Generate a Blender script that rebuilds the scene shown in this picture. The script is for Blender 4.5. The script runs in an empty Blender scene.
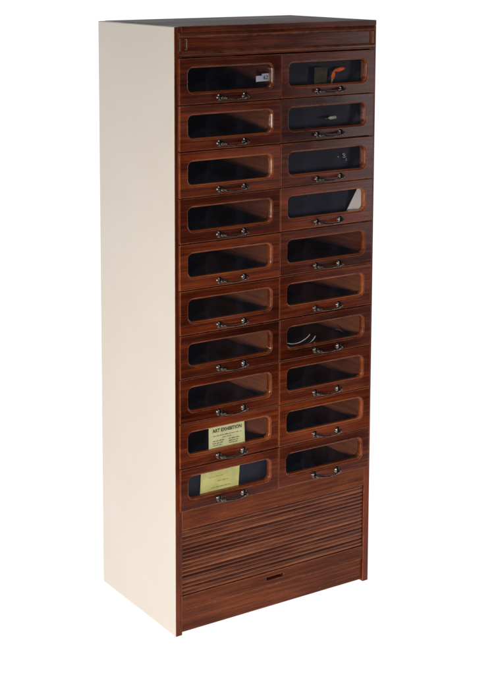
import bpy, bmesh, math, random
from mathutils import Vector, Matrix, Euler
random.seed(7)
S = bpy.context.scene
COL = S.collection
PI = math.pi

# ------------------------------------------------------------------ materials
def new_mat(name):
    m = bpy.data.materials.new(name); m.use_nodes = True
    nt = m.node_tree; nt.nodes.clear()
    out = nt.nodes.new('ShaderNodeOutputMaterial')
    return m, nt, out

def N(nt, kind, **kw):
    n = nt.nodes.new(kind)
    for k, v in kw.items():
        if k in n.inputs.keys(): n.inputs[k].default_value = v
        else: setattr(n, k, v)
    return n

def ramp(nt, stops):
    r = nt.nodes.new('ShaderNodeValToRGB')
    e = r.color_ramp.elements
    while len(e) < len(stops): e.new(0.5)
    for el, (p, c) in zip(e, stops):
        el.position = p; el.color = (*c, 1) if len(c) == 3 else c
    return r

def wood(name, dark, mid, light, axis='x', rough=0.34, scale=1.0, slats=None, bump=0.25, coat=0.06, edge=1.0, spec=0.28, wearamt=0.35, vary=0.10, wthr=0.69):
    m, nt, out = new_mat(name)
    L = nt.links
    tc = N(nt, 'ShaderNodeTexCoord'); oi = N(nt, 'ShaderNodeObjectInfo')
    off = N(nt, 'ShaderNodeVectorMath', operation='SCALE'); off.inputs[0].default_value = (13.1, 7.7, 23.3)
    L.new(oi.outputs['Random'], off.inputs['Scale'])
    add = N(nt, 'ShaderNodeVectorMath', operation='ADD')
    L.new(tc.outputs['Object'], add.inputs[0]); L.new(off.outputs[0], add.inputs[1])
    src = add.outputs[0]
    slat_rand = None
    if slats:
        z0, pitch = slats
        sp = N(nt, 'ShaderNodeSeparateXYZ'); L.new(tc.outputs['Object'], sp.inputs[0])
        a = N(nt, 'ShaderNodeMath', operation='SUBTRACT'); L.new(sp.outputs['Z'], a.inputs[0]); a.inputs[1].default_value = z0
        b = N(nt, 'ShaderNodeMath', operation='DIVIDE'); L.new(a.outputs[0], b.inputs[0]); b.inputs[1].default_value = pitch
        c = N(nt, 'ShaderNodeMath', operation='FLOOR'); L.new(b.outputs[0], c.inputs[0])
        wn = N(nt, 'ShaderNodeTexWhiteNoise', noise_dimensions='1D'); L.new(c.outputs[0], wn.inputs['W'])
        slat_rand = wn.outputs['Value']
        sc2 = N(nt, 'ShaderNodeVectorMath', operation='SCALE'); L.new(wn.outputs['Color'], sc2.inputs[0]); sc2.inputs['Scale'].default_value = 9.0
        ad2 = N(nt, 'ShaderNodeVectorMath', operation='ADD'); L.new(add.outputs[0], ad2.inputs[0]); L.new(sc2.outputs[0], ad2.inputs[1])
        src = ad2.outputs[0]
    def mapped(along, across):
        mp = N(nt, 'ShaderNodeMapping')
        s = {'x': (along, across, across), 'z': (across, across, along), 'y': (across, along, across)}[axis]
        mp.inputs['Scale'].default_value = tuple(v*scale for v in s)
        L.new(src, mp.inputs['Vector']); return mp.outputs[0]
    # broad figure, warped
    n1 = N(nt, 'ShaderNodeTexNoise', Scale=1.0, Detail=5.0, Roughness=0.6, Distortion=0.7); L.new(mapped(2.2, 60), n1.inputs['Vector'])
    n2 = N(nt, 'ShaderNodeTexNoise', Scale=1.0, Detail=4.0, Roughness=0.65); L.new(mapped(8, 330), n2.inputs['Vector'])
    n3 = N(nt, 'ShaderNodeTexNoise', Scale=1.0, Detail=3.0, Roughness=0.5); L.new(mapped(3.5, 6), n3.inputs['Vector'])
    n4 = N(nt, 'ShaderNodeTexNoise', Scale=1.0, Detail=2.0, Roughness=0.5); L.new(mapped(40, 900), n4.inputs['Vector'])
    mixf = N(nt, 'ShaderNodeMath', operation='MULTIPLY_ADD'); L.new(n1.outputs['Fac'], mixf.inputs[0]); mixf.inputs[1].default_value = 0.50
    t2 = N(nt, 'ShaderNodeMath', operation='MULTIPLY'); L.new(n2.outputs['Fac'], t2.inputs[0]); t2.inputs[1].default_value = 0.40
    L.new(t2.outputs[0], mixf.inputs[2])
    t3 = N(nt, 'ShaderNodeMath', operation='MULTIPLY_ADD'); L.new(n3.outputs['Fac'], t3.inputs[0]); t3.inputs[1].default_value = 0.32; L.new(mixf.outputs[0], t3.inputs[2])
    fac = t3.outputs[0]
    if slat_rand:
        t4 = N(nt, 'ShaderNodeMath', operation='MULTIPLY_ADD'); L.new(slat_rand, t4.inputs[0]); t4.inputs[1].default_value = 0.09; L.new(fac, t4.inputs[2])
        t5 = N(nt, 'ShaderNodeMath', operation='SUBTRACT'); L.new(t4.outputs[0], t5.inputs[0]); t5.inputs[1].default_value = 0.03; fac = t5.outputs[0]
    # slight tone shift from board to board
    t6 = N(nt, 'ShaderNodeMath', operation='MULTIPLY_ADD'); L.new(oi.outputs['Random'], t6.inputs[0]); t6.inputs[1].default_value = vary; L.new(fac, t6.inputs[2])
    t7 = N(nt, 'ShaderNodeMath', operation='SUBTRACT'); L.new(t6.outputs[0], t7.inputs[0]); t7.inputs[1].default_value = vary*0.5-0.02
    r = ramp(nt, [(0.43, dark), (0.61, mid), (0.84, light)]); L.new(t7.outputs[0], r.inputs[0])
    # dark open pores
    pr = ramp(nt, [(0.30, (0.35, 0.35, 0.35)), (0.42, (1, 1, 1))]); L.new(n4.outputs['Fac'], pr.inputs[0])
    mul = N(nt, 'ShaderNodeMixRGB', blend_type='MULTIPLY'); mul.inputs[0].default_value = 0.8
    L.new(r.outputs[0], mul.inputs[1]); L.new(pr.outputs[0], mul.inputs[2])
    # rubbed, greyish wear scratches
    sn = N(nt, 'ShaderNodeTexNoise', Scale=1.0, Detail=6.0, Roughness=0.75, Distortion=1.2); L.new(mapped(30, 60), sn.inputs['Vector'])
    sr = ramp(nt, [(wthr, (0, 0, 0)), (wthr+0.06, (1, 1, 1))]); L.new(sn.outputs['Fac'], sr.inputs[0])
    sm = N(nt, 'ShaderNodeMath', operation='MULTIPLY'); L.new(sr.outputs[0], sm.inputs[0]); sm.inputs[1].default_value = wearamt
    wear = N(nt, 'ShaderNodeMixRGB'); L.new(sm.outputs[0], wear.inputs[0]); L.new(mul.outputs[0], wear.inputs[1]); wear.inputs[2].default_value = (0.30, 0.17, 0.11, 1)
    p = N(nt, 'ShaderNodeBsdfPrincipled')
    if edge:
        bv = N(nt, 'ShaderNodeBevel'); bv.samples = 4; bv.inputs['Radius'].default_value = 0.0024
        ge = N(nt, 'ShaderNodeNewGeometry')
        dt = N(nt, 'ShaderNodeVectorMath', operation='DOT_PRODUCT'); L.new(bv.outputs[0], dt.inputs[0]); L.new(ge.outputs['True Normal'], dt.inputs[1])
        en = N(nt, 'ShaderNodeTexNoise', Scale=45, Detail=4.0, Roughness=0.6); L.new(add.outputs[0], en.inputs['Vector'])
        em = N(nt, 'ShaderNodeMapRange'); L.new(en.outputs['Fac'], em.inputs[0]); em.inputs[1].default_value = 0.35; em.inputs[2].default_value = 0.62; em.inputs[3].default_value = 0.25; em.inputs[4].default_value = 1.0
        ed = N(nt, 'ShaderNodeMapRange'); L.new(dt.outputs['Value'], ed.inputs[0]); ed.inputs[1].default_value = 0.995; ed.inputs[2].default_value = 0.90; ed.inputs[3].default_value = 0.0; ed.inputs[4].default_value = edge
        eo = N(nt, 'ShaderNodeMath', operation='MULTIPLY'); L.new(em.outputs[0], eo.inputs[0]); L.new(ed.outputs[0], eo.inputs[1])
        ew = N(nt, 'ShaderNodeMixRGB'); L.new(eo.outputs[0], ew.inputs[0]); L.new(wear.outputs[0], ew.inputs[1]); ew.inputs[2].default_value = (0.46, 0.19, 0.10, 1)
        wear = ew
    L.new(wear.outputs[0], p.inputs['Base Color'])
    rr = N(nt, 'ShaderNodeMapRange'); L.new(n3.outputs['Fac'], rr.inputs[0]); rr.inputs[1].default_value = 0.3; rr.inputs[2].default_value = 0.7
    rr.inputs[3].default_value = rough-0.07; rr.inputs[4].default_value = rough+0.12
    L.new(rr.outputs[0], p.inputs['Roughness']); p.inputs['Specular IOR Level'].default_value = spec
    p.inputs['Coat Weight'].default_value = coat; p.inputs['Coat Roughness'].default_value = 0.2
    bm = N(nt, 'ShaderNodeBump', Strength=bump, Distance=0.0006)
    hb = N(nt, 'ShaderNodeMath', operation='ADD'); L.new(n2.outputs['Fac'], hb.inputs[0]); L.new(n1.outputs['Fac'], hb.inputs[1])
    L.new(hb.outputs[0], bm.inputs['Height']); L.new(bm.outputs[0], p.inputs['Normal'])
    L.new(p.outputs[0], out.inputs[0])
    return m

DK, MD, LT = (0.012, 0.0022, 0.0010), (0.066, 0.0094, 0.0021), (0.230, 0.040, 0.0070)
W_H = wood('mahogany_grain_across', DK, MD, LT, 'x', rough=0.22)
W_V = wood('mahogany_grain_upright', DK, MD, LT, 'z', spec=0.18)
W_TOP = wood('mahogany_top', (0.03, 0.007, 0.004), (0.09, 0.024, 0.013), (0.16, 0.05, 0.028), 'x', rough=0.6, edge=0.4)
W_PL = wood('mahogany_plain_base', (0.024, 0.0052, 0.0026), (0.085, 0.019, 0.0070), (0.22, 0.055, 0.018), 'x', rough=0.45, spec=0.12, coat=0, wearamt=0.5, wthr=0.64)
TZ0, TPITCH = 0.1195, 0.2035/17
W_TAM = wood('tambour_slats', (0.018, 0.0042, 0.0022), (0.090, 0.020, 0.0070), (0.28, 0.088, 0.036), 'x', rough=0.22, slats=(TZ0, TPITCH), bump=1.0, edge=0, coat=0.35, spec=0.2, wearamt=0.35, wthr=0.64)
W_REV = wood('lit_worn_edge_wood', (0.08, 0.016, 0.004), (0.21, 0.045, 0.011), (0.42, 0.12, 0.032), 'x', rough=0.20, edge=0, spec=0.5, vary=0.2)  # raw worn wood, lightened to paint the lit look of reveals and drawer edges
W_IN = wood('drawer_lining_wood', (0.12, 0.030, 0.010), (0.30, 0.088, 0.031), (0.42, 0.145, 0.055), 'y', rough=0.6, coat=0, edge=0, vary=0.25)

def cream_paint():
    m, nt, out = new_mat('cream_paint'); L = nt.links
    tc = N(nt, 'ShaderNodeTexCoord')
    n = N(nt, 'ShaderNodeTexNoise', Scale=3.0, Detail=6.0, Roughness=0.6); L.new(tc.outputs['Object'], n.inputs['Vector'])
    r = ramp(nt, [(0.35, (0.765, 0.702, 0.625)), (0.65, (0.790, 0.732, 0.660))]); L.new(n.outputs['Fac'], r.inputs[0])
    mp = N(nt, 'ShaderNodeMapping'); mp.inputs['Scale'].default_value = (60, 60, 6); L.new(tc.outputs['Object'], mp.inputs['Vector'])
    n2 = N(nt, 'ShaderNodeTexNoise', Scale=1.0, Detail=5.0, Roughness=0.7); L.new(mp.outputs[0], n2.inputs['Vector'])
    sr = ramp(nt, [(0.66, (0, 0, 0)), (0.75, (1, 1, 1))]); L.new(n2.outputs['Fac'], sr.inputs[0])
    sm = N(nt, 'ShaderNodeMath', operation='MULTIPLY'); L.new(sr.outputs[0], sm.inputs[0]); sm.inputs[1].default_value = 0.3
    mx = N(nt, 'ShaderNodeMixRGB'); L.new(sm.outputs[0], mx.inputs[0]); L.new(r.outputs[0], mx.inputs[1]); mx.inputs[2].default_value = (0.55, 0.43, 0.33, 1)
    p = N(nt, 'ShaderNodeBsdfPrincipled', Roughness=0.6); L.new(mx.outputs[0], p.inputs['Base Color'])
    b = N(nt, 'ShaderNodeBump', Strength=0.12, Distance=0.001); L.new(n2.outputs['Fac'], b.inputs['Height']); L.new(b.outputs[0], p.inputs['Normal'])
    L.new(p.outputs[0], out.inputs[0]); return m
CREAM = cream_paint()

def simple(name, col, rough=0.5, metal=0.0, var=0.0, scale=60, spec=0.5, bump=0.0):
    m, nt, out = new_mat(name); L = nt.links
    tc = N(nt, 'ShaderNodeTexCoord')
    n = N(nt, 'ShaderNodeTexNoise', Scale=scale, Detail=5.0, Roughness=0.6); L.new(tc.outputs['Object'], n.inputs['Vector'])
    lo = tuple(max(0, c*(1-var)) for c in col); hi = tuple(min(1, c*(1+var)) for c in col)
    r = ramp(nt, [(0.35, lo), (0.65, hi)]); L.new(n.outputs['Fac'], r.inputs[0])
    p = N(nt, 'ShaderNodeBsdfPrincipled', Roughness=rough, Metallic=metal); L.new(r.outputs[0], p.inputs['Base Color'])
    p.inputs['Specular IOR Level'].default_value = spec
    if bump:
        b = N(nt, 'ShaderNodeBump', Strength=bump, Distance=0.001); L.new(n.outputs['Fac'], b.inputs['Height']); L.new(b.outputs[0], p.inputs['Normal'])
    L.new(p.outputs[0], out.inputs[0]); return m

METAL = simple('aged_bronze', (0.14, 0.12, 0.11), 0.26, 1.0, 0.6, 160)
STEEL = simple('worn_steel_catch', (0.35, 0.30, 0.27), 0.4, 1.0, 0.3, 120)
CARD = simple('yellow_green_card', (0.80, 0.82, 0.43), 0.8, 0, 0.10, 30, bump=0.1)
CARD2 = simple('olive_yellow_paper', (0.74, 0.73, 0.27), 0.8, 0, 0.14, 22, bump=0.2)
INK = simple('faded_black_ink', (0.03, 0.04, 0.02), 0.8)
INK_RED = simple('brownish_red_ink', (0.16, 0.05, 0.02), 0.8)
INK_PALE = simple('faint_pencil', (0.26, 0.26, 0.07), 0.9)
PAPER = simple('white_paper', (0.93, 0.89, 0.82), 0.8, 0, 0.05, 30)
PAPERB = simple('bluish_white_label', (0.74, 0.77, 0.90), 0.7, 0, 0.08, 60)
ORANGE = simple('orange_plastic', (0.90, 0.13, 0.012), 0.35, 0, 0.25, 60)
KHAKI = simple('olive_brown_packet', (0.055, 0.048, 0.02), 0.7, 0, 0.4, 50, bump=0.3)
WIRE = simple('pale_cord', (0.80, 0.74, 0.64), 0.5, 0, 0.1, 50)
WIREB = simple('brown_cord', (0.25, 0.12, 0.06), 0.5, 0, 0.1, 50)
GREY = simple('grey_stub', (0.48, 0.47, 0.42), 0.5, 0, 0.2, 80)
BROWN = simple('brown_tip', (0.14, 0.07, 0.03), 0.5)

def navy():
    m, nt, out = new_mat('navy_card'); L = nt.links
    tc = N(nt, 'ShaderNodeTexCoord')
    n = N(nt, 'ShaderNodeTexNoise', Scale=14, Detail=5.0, Roughness=0.65); L.new(tc.outputs['Object'], n.inputs['Vector'])
    r = ramp(nt, [(0.35, (0.0025, 0.0026, 0.008)), (0.65, (0.0070, 0.0070, 0.020))]); L.new(n.outputs['Fac'], r.inputs[0])
    v = N(nt, 'ShaderNodeTexVoronoi', Scale=60.0); v.inputs['Randomness'].default_value = 1; L.new(tc.outputs['Object'], v.inputs['Vector'])
    vr = ramp(nt, [(0.035, (1, 1, 1)), (0.07, (0, 0, 0))]); L.new(v.outputs['Distance'], vr.inputs[0])
    g = N(nt, 'ShaderNodeSeparateColor'); L.new(v.outputs['Color'], g.inputs[0])
    gt = N(nt, 'ShaderNodeMath', operation='GREATER_THAN'); L.new(g.outputs[0], gt.inputs[0]); gt.inputs[1].default_value = 0.72
    mu = N(nt, 'ShaderNodeMath', operation='MULTIPLY'); L.new(vr.outputs[0], mu.inputs[0]); L.new(gt.outputs[0], mu.inputs[1])
    m2 = N(nt, 'ShaderNodeMath', operation='MULTIPLY'); L.new(mu.outputs[0], m2.inputs[0]); m2.inputs[1].default_value = 1.0
    mx = N(nt, 'ShaderNodeMixRGB'); L.new(m2.outputs[0], mx.inputs[0]); L.new(r.outputs[0], mx.inputs[1]); mx.inputs[2].default_value = (0.35, 0.3, 0.3, 1)
    p = N(nt, 'ShaderNodeBsdfPrincipled', Roughness=0.55); L.new(mx.outputs[0], p.inputs['Base Color'])
    L.new(p.outputs[0], out.inputs[0]); return m
NAVY = navy()
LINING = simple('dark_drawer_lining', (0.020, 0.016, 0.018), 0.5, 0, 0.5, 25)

def glass():
    m, nt, out = new_mat('window_glass'); L = nt.links
    ge = N(nt, 'ShaderNodeNewGeometry')
    dt = N(nt, 'ShaderNodeVectorMath', operation='DOT_PRODUCT'); L.new(ge.outputs['Incoming'], dt.inputs[0]); L.new(ge.outputs['Normal'], dt.inputs[1])
    ab = N(nt, 'ShaderNodeMath', operation='ABSOLUTE'); L.new(dt.outputs['Value'], ab.inputs[0])
    om = N(nt, 'ShaderNodeMath', operation='SUBTRACT'); om.inputs[0].default_value = 1.0; L.new(ab.outputs[0], om.inputs[1])
    pw = N(nt, 'ShaderNodeMath', operation='POWER'); L.new(om.outputs[0], pw.inputs[0]); pw.inputs[1].default_value = 5.0
    fr = N(nt, 'ShaderNodeMath', operation='MULTIPLY_ADD'); L.new(pw.outputs[0], fr.inputs[0]); fr.inputs[1].default_value = 0.96; fr.inputs[2].default_value = 0.04
    tr = N(nt, 'ShaderNodeBsdfTransparent'); tr.inputs[0].default_value = (0.93, 0.93, 0.95, 1)
    tc = N(nt, 'ShaderNodeTexCoord')
    n = N(nt, 'ShaderNodeTexNoise', Scale=22, Detail=6.0, Roughness=0.7); L.new(tc.outputs['Object'], n.inputs['Vector'])
    rr = N(nt, 'ShaderNodeMapRange'); L.new(n.outputs['Fac'], rr.inputs[0]); rr.inputs[1].default_value = 0.4; rr.inputs[2].default_value = 0.75
    rr.inputs[3].default_value = 0.02; rr.inputs[4].default_value = 0.10
    gl = N(nt, 'ShaderNodeBsdfGlossy'); L.new(rr.outputs[0], gl.inputs['Roughness'])
    gl.inputs[0].default_value = (1, 1, 1, 1)
    mx = N(nt, 'ShaderNodeMixShader'); L.new(fr.outputs[0], mx.inputs[0]); L.new(tr.outputs[0], mx.inputs[1]); L.new(gl.outputs[0], mx.inputs[2])
    # bluish dust film, its tint standing in for soft reflections in the pane
    dn = N(nt, 'ShaderNodeTexNoise', Scale=16, Detail=8.0, Roughness=0.75, Distortion=1.0); L.new(tc.outputs['Object'], dn.inputs['Vector'])
    dm = N(nt, 'ShaderNodeMapRange'); L.new(dn.outputs['Fac'], dm.inputs[0]); dm.inputs[1].default_value = 0.42; dm.inputs[2].default_value = 0.75; dm.inputs[3].default_value = 0.002; dm.inputs[4].default_value = 0.016
    df = N(nt, 'ShaderNodeBsdfDiffuse'); df.inputs[0].default_value = (0.35, 0.35, 0.55, 1)
    m3 = N(nt, 'ShaderNodeMixShader'); L.new(dm.outputs[0], m3.inputs[0]); L.new(mx.outputs[0], m3.inputs[1]); L.new(df.outputs[0], m3.inputs[2])
    L.new(m3.outputs[0], out.inputs[0]); return m
GLASS = glass()

# ------------------------------------------------------------------ helpers
def tag(o, label=None, cat=None, group=None, kind=None):
    if label: o['label'] = label
    if cat: o['category'] = cat
    if group: o['group'] = group
    if kind: o['kind'] = kind
    return o

WPOS = {}
def link(name, bm, mats, parent=None, loc=(0, 0, 0), bevel=0.0, smooth=False, rot=None, segs=2):
    """link a bmesh as ONE object; loc is the world place of the mesh origin"""
    me = bpy.data.meshes.new(name)
    bmesh.ops.recalc_face_normals(bm, faces=bm.faces)
    bm.to_mesh(me); bm.free()
    for m in (mats if isinstance(mats, (list, tuple)) else [mats]): me.materials.append(m)
    o = bpy.data.objects.new(name, me); COL.objects.link(o)
    base = Vector((0, 0, 0))
    if parent:
        o.parent = parent; base = WPOS[parent.name]
    o.location = Vector(loc) - base
    WPOS[o.name] = Vector(loc)
    if rot: o.rotation_euler = rot
    if smooth:
        for p in me.polygons: p.use_smooth = True
    if bevel:
        b = o.modifiers.new('bevel', 'BEVEL'); b.width = bevel; b.segments = segs; b.limit_method = 'ANGLE'; b.angle_limit = math.radians(40)
    return o

def box(bm, x0, x1, y0, y1, z0, z1, mi=0, facemat=None):
    vs = [bm.verts.new((x, y, z)) for x in (x0, x1) for y in (y0, y1) for z in (z0, z1)]
    q = {'-x': (0, 1, 3, 2), '+x': (4, 6, 7, 5), '-y': (0, 4, 5, 1), '+y': (2, 3, 7, 6), '-z': (0, 2, 6, 4), '+z': (1, 5, 7, 3)}
    for k, idx in q.items():
        f = bm.faces.new([vs[i] for i in idx]); f.material_index = (facemat or {}).get(k, mi)

def tube(bm, pts, radii, n=12, caps=True):
    pts = [Vector(p) for p in pts]; rings = []
    up = Vector((0, 0, 1))
    for i, p in enumerate(pts):
        t = (pts[min(i+1, len(pts)-1)] - pts[max(i-1, 0)]).normalized()
        s = t.cross(up)
        if s.length < 1e-4: s = Vector((1, 0, 0))
        s.normalize(); u = s.cross(t)
        r = radii[i] if isinstance(radii, (list, tuple)) else radii
        rings.append([bm.verts.new(p + r*(math.cos(a)*s + math.sin(a)*u)) for a in [2*PI*k/n for k in range(n)]])
    for a, b in zip(rings, rings[1:]):
        for k in range(n): bm.faces.new((a[k], a[(k+1) % n], b[(k+1) % n], b[k]))
    if caps: bm.faces.new(rings[0]); bm.faces.new(list(reversed(rings[-1])))

def lathe_y(bm, cx, cz, prof, n=20):
    """profile of (radius, y) pairs revolved about the y direction"""
    rings = []
    for r, y in prof:
        rings.append([bm.verts.new((cx + r*math.cos(2*PI*k/n), y, cz + r*math.sin(2*PI*k/n))) for k in range(n)])
    for a, b in zip(rings, rings[1:]):
        for k in range(n): bm.faces.new((a[k], a[(k+1) % n], b[(k+1) % n], b[k]))
    bm.faces.new(rings[0]); bm.faces.new(rings[-1])

def rrect(x0, x1, z0, z1, r, k=8):
    """rounded rectangle points; k even, so the arc has a middle point"""
    P = []
    for cx, cz, a0 in ((x1-r, z1-r, 0), (x0+r, z1-r, 90), (x0+r, z0+r, 180), (x1-r, z0+r, 270)):
        for i in range(k+1):
            a = math.radians(a0 + 90*i/k); P.append((cx + r*math.cos(a), cz + r*math.sin(a)))
    return P

def outer_map(inner, rect, k=8):
    """matching points on the plain outer rectangle for every point of a rounded one"""
    X0, X1, Z0, Z1 = rect; P = []
    n = k+1
    for c in range(4):
        for i in range(n):
            x, z = inner[c*n+i]
            cx = X1 if c in (0, 3) else X0; cz = Z1 if c in (0, 1) else Z0
            if i == k//2: P.append((cx, cz))
            elif (i < k//2) == (c in (0, 2)): P.append((cx, z))
            else: P.append((x, cz))
    return P

def loops(bm, rings, mats=None):
    vr = [[bm.verts.new((x, y, z)) for (x, z) in pts] for pts, y in rings]
    for j, (a, b) in enumerate(zip(vr, vr[1:])):
        n = len(a)
        for i in range(n):
            f = bm.faces.new((a[i], a[(i+1) % n], b[(i+1) % n], b[i]))
            if mats: f.material_index = mats[j]
    return vr

# ------------------------------------------------------------------ dimensions (metres)
CW, CD, CH = 0.7268, 0.4442, 1.800
T = 0.0225                       # side panel thickness = width of the front stile
meas = [1.7114, 1.5768, 1.4449, 1.3115, 1.1782, 1.0416, 0.9106, 0.7819, 0.6454, 0.5126, 0.3833]
uni = [1.7114 + (0.3833-1.7114)*i/10 for i in range(11)]
ZR = [0.7*a + 0.3*b for a, b in zip(meas, uni)]

cab = bpy.data.objects.new('haberdashery_cabinet', None); COL.objects.link(cab)
cab.location = (CW/2, CD/2, 0); WPOS[cab.name] = Vector(cab.location)
tag(cab, 'tall dark mahogany cabinet with twenty glass fronted drawers, cream painted side and ribbed shutter below', 'cabinet')

# sides (front edges show as the stiles)
for x0, x1, out_face in ((0, T, '-x'), (CW-T, CW, '+x')):
    b = bmesh.new(); box(b, x0, x1, 0, CD, 0, CH-(0.0008 if x0 == 0 else 0.0167), 0, {out_face: 1})
    o = link('side_panel', b, [W_V, CREAM], cab, bevel=0.0018, segs=3)
    o['label'] = 'side panel painted cream outside, with a bare mahogany front edge'
b = bmesh.new(); box(b, T+0.0003, CW-0.0002, -0.0006, CD, CH-0.0165, CH, 0, {'-y': 1})
link('top_board', b, (W_TOP, W_H), cab, bevel=0.0015)
b = bmesh.new(); box(b, T, CW-T, CD-0.009, CD-0.001, 0.02, CH-0.018)
link('back_panel', b, W_PL, cab)
b = bmesh.new(); box(b, 0.3600, 0.3668, 0.014, CD-0.010, 0.384, 1.712)
link('centre_divider', b, W_V, cab)
for z in ZR[1:10]:
    for x0, x1 in ((T, 0.3597), (0.3671, CW-T)):
        b = bmesh.new(); box(b, x0, x1, 0.0135, 0.030, z-0.006, z+0.006)
        link('drawer_runner', b, W_H, cab)

# frieze: recessed panel framed by a bead
b = bmesh.new(); box(b, T+0.0003, CW-T-0.0003, 0.0005, 0.020, 1.7135, CH-0.0168)
fr = link('frieze_panel', b, W_H, cab, bevel=0.0008)
FX0, FX1 = 0.0115, CW-0.0115
def moulding(x0, x1, z0, z1, horizontal):
    """a bead with a stepped, rounded section swept along its length"""
    b = bmesh.new()
    prof = [(0.0, 0.0), (0.0, -0.0035), (0.12, -0.006), (0.3, -0.0075), (0.55, -0.0078), (0.72, -0.0062), (0.76, -0.0040), (0.93, -0.0030), (1.0, -0.0020), (1.0, 0.0)]
    if horizontal:
        A = [b.verts.new((x0, y, z0 + (z1-z0)*t)) for t, y in prof]; B = [b.verts.new((x1, y, z0 + (z1-z0)*t)) for t, y in prof]
    else:
        A = [b.verts.new((x0 + (x1-x0)*t, y, z0)) for t, y in prof]; B = [b.verts.new((x0 + (x1-x0)*t, y, z1)) for t, y in prof]
    for i in range(len(A)-1): b.faces.new((A[i], A[i+1], B[i+1], B[i]))
    b.faces.new((A[0], B[0], B[-1], A[-1])); b.faces.new(A); b.faces.new(list(reversed(B)))
    return b
for args, hz in (((FX0, FX1, 1.7820, 1.7665), True), ((FX0, FX1, 1.7165, 1.7305), True),
                 ((FX0, FX0+0.0115, 1.7307, 1.7663), False), ((FX1, FX1-0.0115, 1.7307, 1.7663), False)):
    o = link('bead_moulding', moulding(*args, hz), W_H if hz else W_V, cab)
b = bmesh.new()
box(b, 0.0375, 0.0400, -0.0045, 0.0004, 1.7335, 1.7640); box(b, 0.0335, 0.0374, -0.0040, 0.0004, 1.7335, 1.7360); box(b, 0.0335, 0.0374, -0.0040, 0.0004, 1.7615, 1.7640)
link('catch', b, STEEL, cab, bevel=0.0005)

# rail under the drawers, plinth
b = bmesh.new(); box(b, T+0.0002, CW-T-0.0002, 0.0008, 0.022, 0.3235, ZR[10]-0.0015)
link('middle_rail', b, W_PL, cab, bevel=0.0015)
b = bmesh.new(); box(b, T+0.0003, CW-T-0.0020, 0.0070, 0.026, 0.0055, 0.0728)
link('plinth', b, W_PL, cab, bevel=0.0015)

# tambour shutter: ribbed sheet of slats, a lift rail with a finger slot below
b = bmesh.new()
prof = []
for i in range(17):
    z = TZ0 + i*TPITCH
    for t, tt in zip((0.20, 0.22, 0.28, 0.38, 0.5, 0.62, 0.72, 0.78, 0.80), (0.0, 0.06, 0.2, 0.35, 0.5, 0.65, 0.8, 0.94, 1.0)):
        prof.append((0.0195 - 0.0120*math.sqrt(max(0, 1-(2*tt-1)**2))**0.8, z + t*TPITCH))
    prof.append((0.0215, z + TPITCH))
xs = [T-0.004 + (CW-2*T+0.008)*k/60 for k in range(61)]
rs = random.Random(3)
wob = [[rs.gauss(0, 0.00012) for _ in xs] for _ in range(18)]
cols = []
for k, x in enumerate(xs):
    cols.append([b.verts.new((x, y + wob[i//10][k], z)) for i, (y, z) in enumerate(prof)])
for A, B in zip(cols, cols[1:]):
    for i in range(len(prof)-1): b.faces.new((A[i], B[i], B[i+1], A[i+1]))
tam = link('tambour_shutter', b, W_TAM, cab, smooth=True)
tam.modifiers.new('thick', 'SOLIDIFY').thickness = -0.004
b = bmesh.new()
rect = (T+0.0008, CW-T-0.0008, 0.0754, 0.1185)
slot = rrect(0.3290, 0.3930, 0.0925, 0.1035, 0.0012)
om = outer_map(slot, rect)
v = loops(b, [(om, 0.034), (om, 0.0030), (slot, 0.0030), (slot, 0.0300)])
b.faces.new(v[-1]); b.faces.new(v[0])
link('lift_rail', b, W_PL, tam, bevel=0.0010)

# ------------------------------------------------------------------ drawers
YF = -0.007
COLS = ((0.0125, 0.3625), (0.3652, CW-0.0115))
def drawer_front(w, h):
    b = bmesh.new()
    rect = (0, w, 0, h)
    e = 0.0013
    rin = (e, w-e, e, h-e)
    wx0, wx1, wz0, wz1, r = 0.0270, w-0.0270, 0.0310, h-0.0245, 0.0195
    def rr(d): return rrect(wx0+d, wx1-d, wz0+d, wz1-d, r-d)
    o1 = outer_map(rr(0), rect); o2 = outer_map(rr(0), rin)
    R = [(rr(0.0024), 0.0110), (o1, 0.0110), (o1, YF+0.0012), (outer_map(rr(0), (e*.3, w-e*.3, e*.3, h-e*.3)), YF+0.0004), (o2, YF),
         (rr(-0.0012), YF)] + [(rr(0.0034*(1-math.cos(a))), YF + 0.0062*math.sin(a)) for a in [math.radians(q) for q in (14, 30, 46, 62, 76, 90)]]
    R[5:5] = []
    R += [(rr(0.0036), 0.0110)]
    R[0] = (rr(0.0036), 0.0110)
    nseg = len(R)-1
    v = loops(b, R, [0, 1, 1] + [0]*(nseg-3-5) + [1]*5)
    return b, (wx0, wx1, wz0, wz1, r)

def drawer_box_mesh(w, h):
    b = bmesh.new(); t = 0.008; d1 = 0.405
    x0, x1 = 0.0110, w-0.0110; z0, z1 = 0.0085, h-0.0165
    box(b, x0, x0+t, 0.0112, d1, z0, z1); box(b, x1-t, x1, 0.0112, d1, z0, z1)
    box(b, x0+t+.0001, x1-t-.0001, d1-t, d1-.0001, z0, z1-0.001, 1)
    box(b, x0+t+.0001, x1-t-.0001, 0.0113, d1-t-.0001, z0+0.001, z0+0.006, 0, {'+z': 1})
    return b

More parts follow.
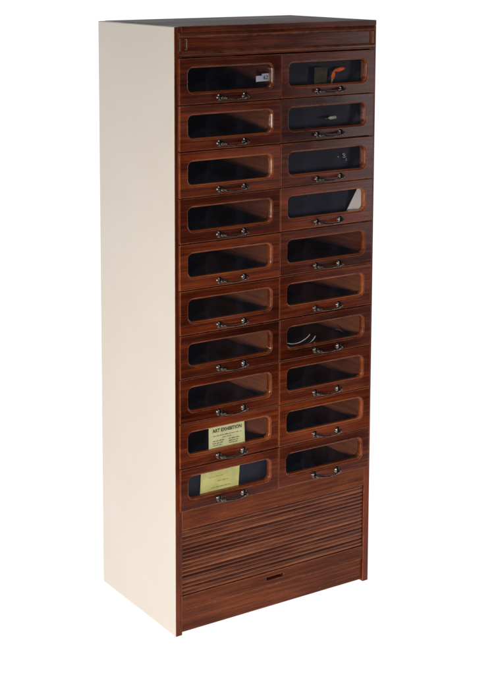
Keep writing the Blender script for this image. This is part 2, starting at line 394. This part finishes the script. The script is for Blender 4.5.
def handle_mesh():
    b = bmesh.new()
    for s in (-1, 1):
        c = s*0.0440
        lathe_y(b, c, 0, [(0.0104, 0), (0.0106, -0.0010), (0.0098, -0.0020), (0.0078, -0.0022), (0.0072, -0.0034), (0.0044, -0.0042), (0.0036, -0.0080),
                          (0.0044, -0.0105), (0.0054, -0.0125), (0.0058, -0.0150), (0.0050, -0.0178), (0.0036, -0.0195), (0.0008, -0.0200)])
    pts, rad = [], []
    for i in range(29):
        u = -1 + 2*i/28; a = abs(u)
        pts.append((0.0440*u, -0.0150 - 0.0125*(1-a**2.2), -0.0035*(1-a**2.4) )); rad.append(0.0022 + 0.0024*a**4 + (0.0010 if 0.70 < a < 0.80 else 0))
    tube(b, pts, rad, 12)
    return b

proto_glass, drawers = None, {}
jit = random.Random(11)
for ri in range(10):
    zt, zb = ZR[ri]-0.0015, ZR[ri+1]+0.0015
    h = zt-zb
    w = COLS[0][1]-COLS[0][0]
    for ci, (x0, x1) in enumerate(COLS):
        dy = jit.uniform(-0.0016, 0.0010); rz = jit.gauss(0, 0.0016); dz = jit.uniform(-0.0003, 0.0003)
        if ci == 0:
            b, win = drawer_front(w, h)
            dr = link('drawer', b, (W_H, W_REV), cab, (x0, dy, zb+dz))
            d0 = dr
            wx0, wx1, wz0, wz1, r = win
            g = bmesh.new()
            P = rrect(wx0-0.001, wx1+0.001, wz0-0.001, wz1+0.001, r)
            vf = [g.verts.new((x, 0.0042, z)) for x, z in rrect(wx0+.0036, wx1-.0036, wz0+.0036, wz1-.0036, r-.0036)]
            vb = [g.verts.new((x, 0.0062, z)) for x, z in rrect(wx0+.0036, wx1-.0036, wz0+.0036, wz1-.0036, r-.0036)]
            g.faces.new(vf); g.faces.new(list(reversed(vb)))
            for i in range(len(vf)): g.faces.new((vf[i], vb[i], vb[(i+1) % len(vf)], vf[(i+1) % len(vf)]))
            gl = link('glass_pane', g, GLASS, dr, WPOS[dr.name])
            bx = link('drawer_box', drawer_box_mesh(w, h), (W_IN, LINING), dr, WPOS[dr.name])
            hb = handle_mesh()
            hd = link('handle', hb, METAL, dr, WPOS[dr.name] + Vector((w/2+0.0028, YF+0.0002, 0.0158)), smooth=True)
            kids = [gl, bx, hd]
        else:
            dr = d0.copy(); COL.objects.link(dr); dr.location = Vector((x0, dy, zb+dz)) - WPOS[cab.name]; WPOS[dr.name] = Vector((x0, dy, zb+dz))
            for kd in kids:
                c = kd.copy(); COL.objects.link(c); c.parent = dr
                if kd.name.startswith('handle'):
                    c.rotation_euler = (jit.gauss(0, 0.02), jit.gauss(0, 0.012), 0)
        dr.rotation_euler = (0, jit.gauss(0, 0.0009), rz)
        drawers[(ri, ci)] = dr
        # the drawer's own frame, for what lies inside it
        dr['group'] = 'glass fronted drawers in two columns'
for k, dr in drawers.items():
    pass

# ------------------------------------------------------------------ what is inside the drawers (each lies loose: top-level)
ORD = ['top', 'second', 'third', 'fourth', 'fifth', 'sixth', 'seventh', 'eighth', 'ninth', 'lowest']
def inner(ri, ci):
    x0, x1 = COLS[ci]; return x0, x1, ZR[ri+1]+0.0011, ZR[ri]-0.0011
def plain(name, b, mats, loc, label, cat, group=None, rot=None, bevel=0.0, smooth=False):
    return tag(link(name, b, mats, None, loc, bevel=bevel, smooth=smooth, rot=rot), label, cat, group)

navy_spec = [(0, 1, 'dark navy lining card behind orange tool in top drawer of right column'),
             (1, 1, 'dark navy lining card behind small grey stub in second drawer of right column'),
             (2, 1, 'dark navy lining card behind pale scribble in third drawer of right column'),
             (3, 1, 'dark navy lining card beside white paper corner in fourth drawer of right column'),
             (9, 0, 'dark navy lining card behind plain yellow paper in lowest drawer of left column')]
for ri, ci, lab in navy_spec:
    x0, x1, z0, z1 = inner(ri, ci); w = x1-x0; hh = (z1-0.018) - (z0+0.0155)
    b = bmesh.new()
    nx, nz = 14, 4; g = []
    for i in range(nx+1):
        g.append([b.verts.new(((w-0.040)*i/nx, 0.0012*math.sin(i*0.9+ri)*(j/nz), hh*j/nz)) for j in range(nz+1)])
    for i in range(nx):
        for j in range(nz): b.faces.new((g[i][j], g[i+1][j], g[i+1][j+1], g[i][j+1]))
    yy = 0.034 if ci == 1 else 0.016
    o = plain('lining_card', b, NAVY, (x0+0.0195, yy, z0+0.0152), lab, 'card', 'navy cards lining drawers', rot=(0.03, 0, 0))
    o.modifiers.new('thick', 'SOLIDIFY').thickness = 0.0012

def paper_mesh(pts, curl=0.0, n=10):
    """thin sheet from four corners (x, z), gently curled"""
    (ax, az), (bx_, bz), (cx, cz), (dx, dz) = pts      # bl, br, tr, tl
    b = bmesh.new(); g = []
    for i in range(n+1):
        u = i/n; row = []
        for j in range(n+1):
            v_ = j/n
            x = (ax*(1-u)+bx_*u)*(1-v_) + (dx*(1-u)+cx*u)*v_; z = (az*(1-u)+bz*u)*(1-v_) + (dz*(1-u)+cz*u)*v_
            row.append(b.verts.new((x, curl*math.sin(u*PI)*(0.4+0.6*v_), z)))
        g.append(row)
    for i in range(n):
        for j in range(n): b.faces.new((g[i][j], g[i+1][j], g[i+1][j+1], g[i][j+1]))
    return b

def text_mesh(name, txt, size, mat, parent, loc, squash=1.0, bold=0.0):
    cu = bpy.data.curves.new(name, 'FONT'); cu.body = txt; cu.size = size; cu.align_x = 'CENTER'; cu.extrude = 0.00012; cu.offset = bold
    tmp = bpy.data.objects.new('tmp_text', cu); COL.objects.link(tmp)
    dg = bpy.context.evaluated_depsgraph_get(); dg.update()
    me = bpy.data.meshes.new_from_object(tmp.evaluated_get(dg)); me.name = name
    bpy.data.objects.remove(tmp)
    me.materials.clear(); me.materials.append(mat)
    o = bpy.data.objects.new(name, me); COL.objects.link(o)
    o.parent = parent; o.location = Vector(loc) - WPOS[parent.name]; o.rotation_euler = (PI/2, 0, 0); o.scale = (squash, 1, 1)
    return o

# printed card, ninth drawer left
x0, x1, z0, z1 = inner(8, 0)
cz = z0+0.0155
b = paper_mesh([(0.0005, 0), (0.1305, 0), (0.1265, 0.098), (0.0000, 0.098)], 0.0)
card = plain('notice_card', b, CARD, (0.1216, 0.0105, cz), 'yellow green printed card behind glass reading ART EXHIBITION', 'card')
card.modifiers.new('thick', 'SOLIDIFY').thickness = -0.0006
text_mesh('heading', 'ART EXHIBITION', 0.0152, INK, card, (0.1870, 0.0092, z0+0.0820), 0.90, 0.00035)
def squiggle(name, mat, parent, x0, x1, zc, amp, y, seed, th=0.0006):
    """a line of small print too small to read, set as tiny strokes"""
    rs = random.Random(seed); b = bmesh.new(); x = x0
    while x < x1:
        wl = rs.uniform(0.006, 0.014); e = min(x+wl, x1)
        while x < e:
            s = rs.uniform(0.0008, 0.0016); hgt = amp*rs.uniform(0.5, 1.0)
            box(b, x, x+s, y-0.0002, y, zc-hgt/2, zc-hgt/2+hgt*rs.uniform(0.5, 1)); x += s+rs.uniform(0.0005, 0.0009)
        x += 0.0025
    return link(name, b, mat, parent)
for nm, mat, a, c, zc, amp, sd in (('small_print', INK, 0.137, 0.236, 0.0715, 0.0036, 1), ('red_line', INK_RED, 0.168, 0.202, 0.0640, 0.0036, 2),
                                   ('small_print', INK, 0.136, 0.178, 0.0560, 0.0042, 3), ('small_print', INK, 0.192, 0.228, 0.0560, 0.0042, 4),
                                   ('small_print', INK, 0.136, 0.172, 0.0495, 0.0042, 5), ('small_print', INK, 0.192, 0.226, 0.0495, 0.0042, 6),
                                   ('small_print', INK, 0.136, 0.170, 0.0430, 0.0042, 7), ('small_print', INK, 0.194, 0.222, 0.0430, 0.0042, 8)):
    o = squiggle(nm, mat, card, a, c, z0+zc, amp, 0.0092, sd)
    # squiggle is made in world coordinates: move origin back
    o.location = -WPOS[card.name]
# plain paper, lowest drawer left
x0, x1, z0, z1 = inner(9, 0)
b = paper_mesh([(0.0, 0), (0.136, 0.0), (0.143, 0.099), (0.0045, 0.099)], 0.0010)
pp = plain('paper_sheet', b, CARD2, (0.0905, 0.0095, z0+0.0155), 'plain yellow green paper with faint pencil lines in lowest left drawer', 'paper')
pp.modifiers.new('thick', 'SOLIDIFY').thickness = -0.0004
for a, c, zc, amp, sd in ((0.120, 0.175, 0.078, 0.003, 21), (0.150, 0.19, 0.063, 0.003, 22), (0.130, 0.200, 0.045, 0.004, 23)):
    o = squiggle('pencil_line', INK_PALE, pp, a, c, z0+zc, amp, 0.0080, sd); o.location = -WPOS[pp.name]

# white number label, top left drawer
b = paper_mesh([(0, 0), (0.0215, 0.0005), (0.0215, 0.0170), (0, 0.0165)], 0.0008, 4)
lb = plain('number_label', b, PAPERB, (0.2925, 0.020, 1.6300), 'small folded white label marked 62 at right of top left drawer', 'label')
lb.modifiers.new('thick', 'SOLIDIFY').thickness = 0.0005
b = paper_mesh([(0.0205, 0.0005), (0.0460, 0.0010), (0.0465, 0.0235), (0.0195, 0.0225)], 0.0012, 4)
fl = link('label_flap', b, PAPERB, lb, (0.2925, 0.0188, 1.6300)); fl.modifiers.new('thick', 'SOLIDIFY').thickness = 0.0005
text_mesh('digits', '62', 0.0165, simple('blue_black_ink', (0.02, 0.025, 0.06), 0.8), lb, (0.3260, 0.0180, 1.6358), 1.0, 0.0003)

# orange hand tool, pale tip
x0, x1, z0, z1 = inner(0, 1)
b = bmesh.new()
def lens(b, p0, p1, wid, th, n=10):
    p0, p1 = Vector(p0), Vector(p1); ax = (p1-p0); side = Vector((-ax.z, 0, ax.x)).normalized()
    rings = []
    for i in range(n+1):
        t = i/n; hw = wid*max(0.12, math.sin(PI*(0.08+0.84*t))**0.8); c = p0+ax*t
        rings.append([b.verts.new(c + side*(hw*math.cos(a)) + Vector((0, th*math.sin(a)*max(.2, math.sin(PI*t)), 0))) for a in [2*PI*k/10 for k in range(10)]])
    for A, B in zip(rings, rings[1:]):
        for k in range(10): b.faces.new((A[k], A[(k+1) % 10], B[(k+1) % 10], B[k]))
    b.faces.new(rings[0]); b.faces.new(list(reversed(rings[-1])))
TX, TZ = 0.5760, 1.6420
lens(b, (0.006, 0, 0.0075), (0.048, 0.0, 0.0135), 0.0068, 0.003)
lens(b, (0.0075, 0, 0.009), (-0.001, 0, -0.021), 0.0072, 0.0035)
tl = plain('hand_tool', b, ORANGE, (TX, 0.0215, TZ), 'bright orange bent hand tool with pale tip in top right drawer', 'tool', smooth=True)
b = bmesh.new(); tube(b, [(-0.001, 0, -0.018), (-0.003, 0, -0.028), (-0.005, 0, -0.038)], [0.0024, 0.0019, 0.0008], 10)
link('tool_tip', b, GREY, tl, (TX, 0.0215, TZ), smooth=True)
b = bmesh.new()
box(b, 0, 0.048, 0, 0.004, 0, 0.070)
plain('packet', b, KHAKI, (0.503, 0.0175, z0+0.0155), 'dim olive brown packet standing left of orange tool', 'packet', rot=(0.0, 0.05, 0), bevel=0.0015)

# grey stub, second drawer right
b = bmesh.new(); tube(b, [(0.006, 0, 0), (0.010, 0, 0), (0.014, 0, 0), (0.034, 0, 0.001), (0.036, 0, 0.001)], [0.0015, 0.0033, 0.0050, 0.0050, 0.0044], 12)
st = plain('pencil_stub', b, GREY, (0.552, 0.0185, 1.5065), 'small grey pointed stub against navy card in second right drawer', 'stub', smooth=True)
b = bmesh.new(); tube(b, [(-0.006, 0, -0.001), (0.0, 0, -0.001), (0.0062, 0, 0)], [0.0018, 0.0026, 0.0014], 10)
link('stub_point', b, BROWN, st, (0.552, 0.0185, 1.5065), smooth=True)
# pale thread scribble, third drawer right
b = bmesh.new(); rs = random.Random(5)
pts = [(0, 0, 0.010), (0.006, 0, 0.0135), (0.010, 0, 0.010), (0.005, 0, 0.006), (0.001, 0, 0.002), (0.007, 0, 0.0005), (0.012, 0, 0.004), (0.014, 0, -0.004), (0.009, 0, -0.009), (0.016, 0, -0.009)]
tube(b, pts, 0.0012, 6)
plain('thread_scrap', b, PAPERB, (0.6200, 0.0225, 1.3800), 'tiny pale knotted thread scrap in third right drawer', 'thread', smooth=True)
b = bmesh.new(); bmesh.ops.create_icosphere(b, subdivisions=2, radius=0.0016)
plain('bead', b, PAPERB, (0.6025, 0.0225, 1.3845), 'tiny white bead just left of knotted thread scrap', 'bead', 'loose white beads', smooth=True)
# white paper corner, fourth drawer right
x0, x1, z0, z1 = inner(3, 1)
b = paper_mesh([(0.0, 0), (0.064, 0), (0.064, 0.098), (0.0490, 0.098)], 0.0006)
wp = plain('paper_sheet', b, PAPER, (0.6340, 0.0305, z0+0.0155), 'white paper sheet with slanting edge at right of fourth right drawer', 'paper', rot=(0, 0, -0.33))
wp.modifiers.new('thick', 'SOLIDIFY').thickness = 0.0004
# cords, seventh drawer right
x0, x1, z0, z1 = inner(6, 1)
def arc_pts(c, rx, ry, a0, a1, z, n=26, rise=0.0):
    return [(c[0]+rx*math.cos(a), c[1]+ry*math.sin(a), z + rise*i/n) for i, a in enumerate([math.radians(a0+(a1-a0)*k/n) for k in range(n+1)])]
b = bmesh.new(); zf = z0+0.0165
def smooth_path(P, n=6):
    P = [Vector(p) for p in P]; Q = [P[0]*2-P[1]] + P + [P[-1]*2-P[-2]]; out = []
    for i in range(1, len(Q)-2):
        a, b_, c, d = Q[i-1], Q[i], Q[i+1], Q[i+2]
        for k in range(n):
            t = k/n; out.append(0.5*((2*b_) + (c-a)*t + (2*a-5*b_+4*c-d)*t*t + (3*b_-a-3*c+d)*t*t*t))
    return out + [P[-1]]
tube(b, smooth_path([(0.3865, 0.050, 0.830), (0.397, 0.036, 0.8262), (0.417, 0.032, 0.8232), (0.440, 0.032, 0.8167), (0.4665, 0.032, 0.8174), (0.4894, 0.034, 0.8235), (0.5046, 0.036, 0.8300), (0.5120, 0.038, 0.8350)]), 0.0015, 8)
tube(b, smooth_path([(0.405, 0.060, 0.808), (0.425, 0.034, 0.8015), (0.4445, 0.026, 0.8015), (0.4698, 0.026, 0.8035), (0.4965, 0.026, 0.8096), (0.5157, 0.027, 0.8194), (0.5271, 0.029, 0.8304)]), 0.0015, 8)
plain('cord_coil', b, WIRE, (0, 0, 0), 'pale looped cord lying in seventh right drawer', 'cord', smooth=True)
b = bmesh.new(); tube(b, smooth_path([(0.650, 0.085, 0.8210), (0.6637, 0.08, 0.8173), (0.675, 0.078, 0.8085), (0.686, 0.072, 0.8015)]), 0.0014, 8)
plain('cord_end', b, WIREB, (0, 0, 0), 'short brown cord end at right of seventh right drawer', 'cord', smooth=True)
x0, x1, z0, z1 = inner(7, 1)
b = bmesh.new(); bmesh.ops.create_icosphere(b, subdivisions=2, radius=0.0042)
plain('button', b, PAPERB, (0.640, 0.040, z0+0.0190), 'small white button in eighth right drawer', 'button', rot=(0.3, 0.2, 0), smooth=True)

# ------------------------------------------------------------------ studio sweep
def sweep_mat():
    m, nt, out = new_mat('white_self_lit_sweep'); L = nt.links
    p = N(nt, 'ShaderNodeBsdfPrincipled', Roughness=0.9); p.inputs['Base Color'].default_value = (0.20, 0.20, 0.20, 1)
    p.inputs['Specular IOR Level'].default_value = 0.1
    p.inputs['Emission Color'].default_value = (1.0, 1.0, 1.0, 1); p.inputs['Emission Strength'].default_value = 0.97  # added glow, no real lamp: keeps the sweep white without a contact shadow
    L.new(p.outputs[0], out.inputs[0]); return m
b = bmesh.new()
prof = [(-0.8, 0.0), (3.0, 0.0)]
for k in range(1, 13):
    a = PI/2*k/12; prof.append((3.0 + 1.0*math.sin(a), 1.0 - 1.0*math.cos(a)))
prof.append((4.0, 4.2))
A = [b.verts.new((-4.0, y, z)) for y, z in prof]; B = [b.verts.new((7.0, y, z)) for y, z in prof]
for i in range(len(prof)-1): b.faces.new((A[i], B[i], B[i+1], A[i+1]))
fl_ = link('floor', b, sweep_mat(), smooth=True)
tag(fl_, 'seamless white studio floor curving up into the backdrop, with an added glow that hides shadows', 'floor', kind='structure')

# ------------------------------------------------------------------ lights
def area(name, loc, target, sx, sy, power, col, spread=180):
    l = bpy.data.lights.new(name, 'AREA'); l.shape = 'RECTANGLE'; l.size = sx; l.size_y = sy; l.energy = power; l.color = col; l.spread = math.radians(spread)
    o = bpy.data.objects.new(name, l); COL.objects.link(o); o.location = loc
    o.rotation_euler = (Vector(target)-Vector(loc)).to_track_quat('-Z', 'Y').to_euler(); return o
area('softbox_left', (-3.2, -0.75, 1.2), (0, 0.1, 0.9), 0.7, 1.5, 33, (1.0, 0.95, 0.89))
area('softbox_front_low', (-1.9, -3.0, 1.0), (0.35, 0, 0.45), 0.4, 0.4, 12, (1.0, 0.90, 0.78), 65)
area('softbox_right', (3.98, -3.2, 0.9), (0.6, 0, 0.5), 0.8, 1.4, 24, (0.99, 0.97, 1.0))
area('softbox_overhead', (0.0, -1.9, 3.4), (0.35, 0, 0.5), 1.0, 0.8, 14, (1.0, 0.97, 0.94))

w = bpy.data.worlds.new('World'); S.world = w; w.use_nodes = True
bg = w.node_tree.nodes['Background']; bg.inputs[0].default_value = (0.8, 0.85, 1.0, 1); bg.inputs[1].default_value = 0.03

# ------------------------------------------------------------------ camera (solved from the cabinet's corners)
cam_d = bpy.data.cameras.new('camera'); cam = bpy.data.objects.new('camera', cam_d); COL.objects.link(cam); S.camera = cam
ya, pi_, ro = math.radians(31.6689), math.radians(-7.385), math.radians(-0.1493)
F = Vector((math.sin(ya)*math.cos(pi_), math.cos(ya)*math.cos(pi_), math.sin(pi_)))
Rt = Vector((math.cos(ya), -math.sin(ya), 0)); U = Rt.cross(F)
Rr = math.cos(ro)*Rt + math.sin(ro)*U; Ur = -math.sin(ro)*Rt + math.cos(ro)*U
M = Matrix((Rr, Ur, -F)).transposed().to_4x4(); M.translation = Vector((-2.0498, -3.3385, 1.9944))
cam.matrix_world = M
cam_d.sensor_fit = 'HORIZONTAL'; cam_d.sensor_width = 36; cam_d.lens = 1401.28/500*36
cam_d.shift_x = (250-177.4)/500; cam_d.shift_y = (138.25-337.5)/500
cam_d.clip_start = 0.05; cam_d.clip_end = 100

S.view_settings.view_transform = 'Standard'; S.view_settings.look = 'None'; S.view_settings.exposure = 0; S.view_settings.gamma = 1
S.render.engine = 'CYCLES'; S.cycles.max_bounces = 10; S.cycles.transparent_max_bounces = 12
S.cycles.use_denoising = True
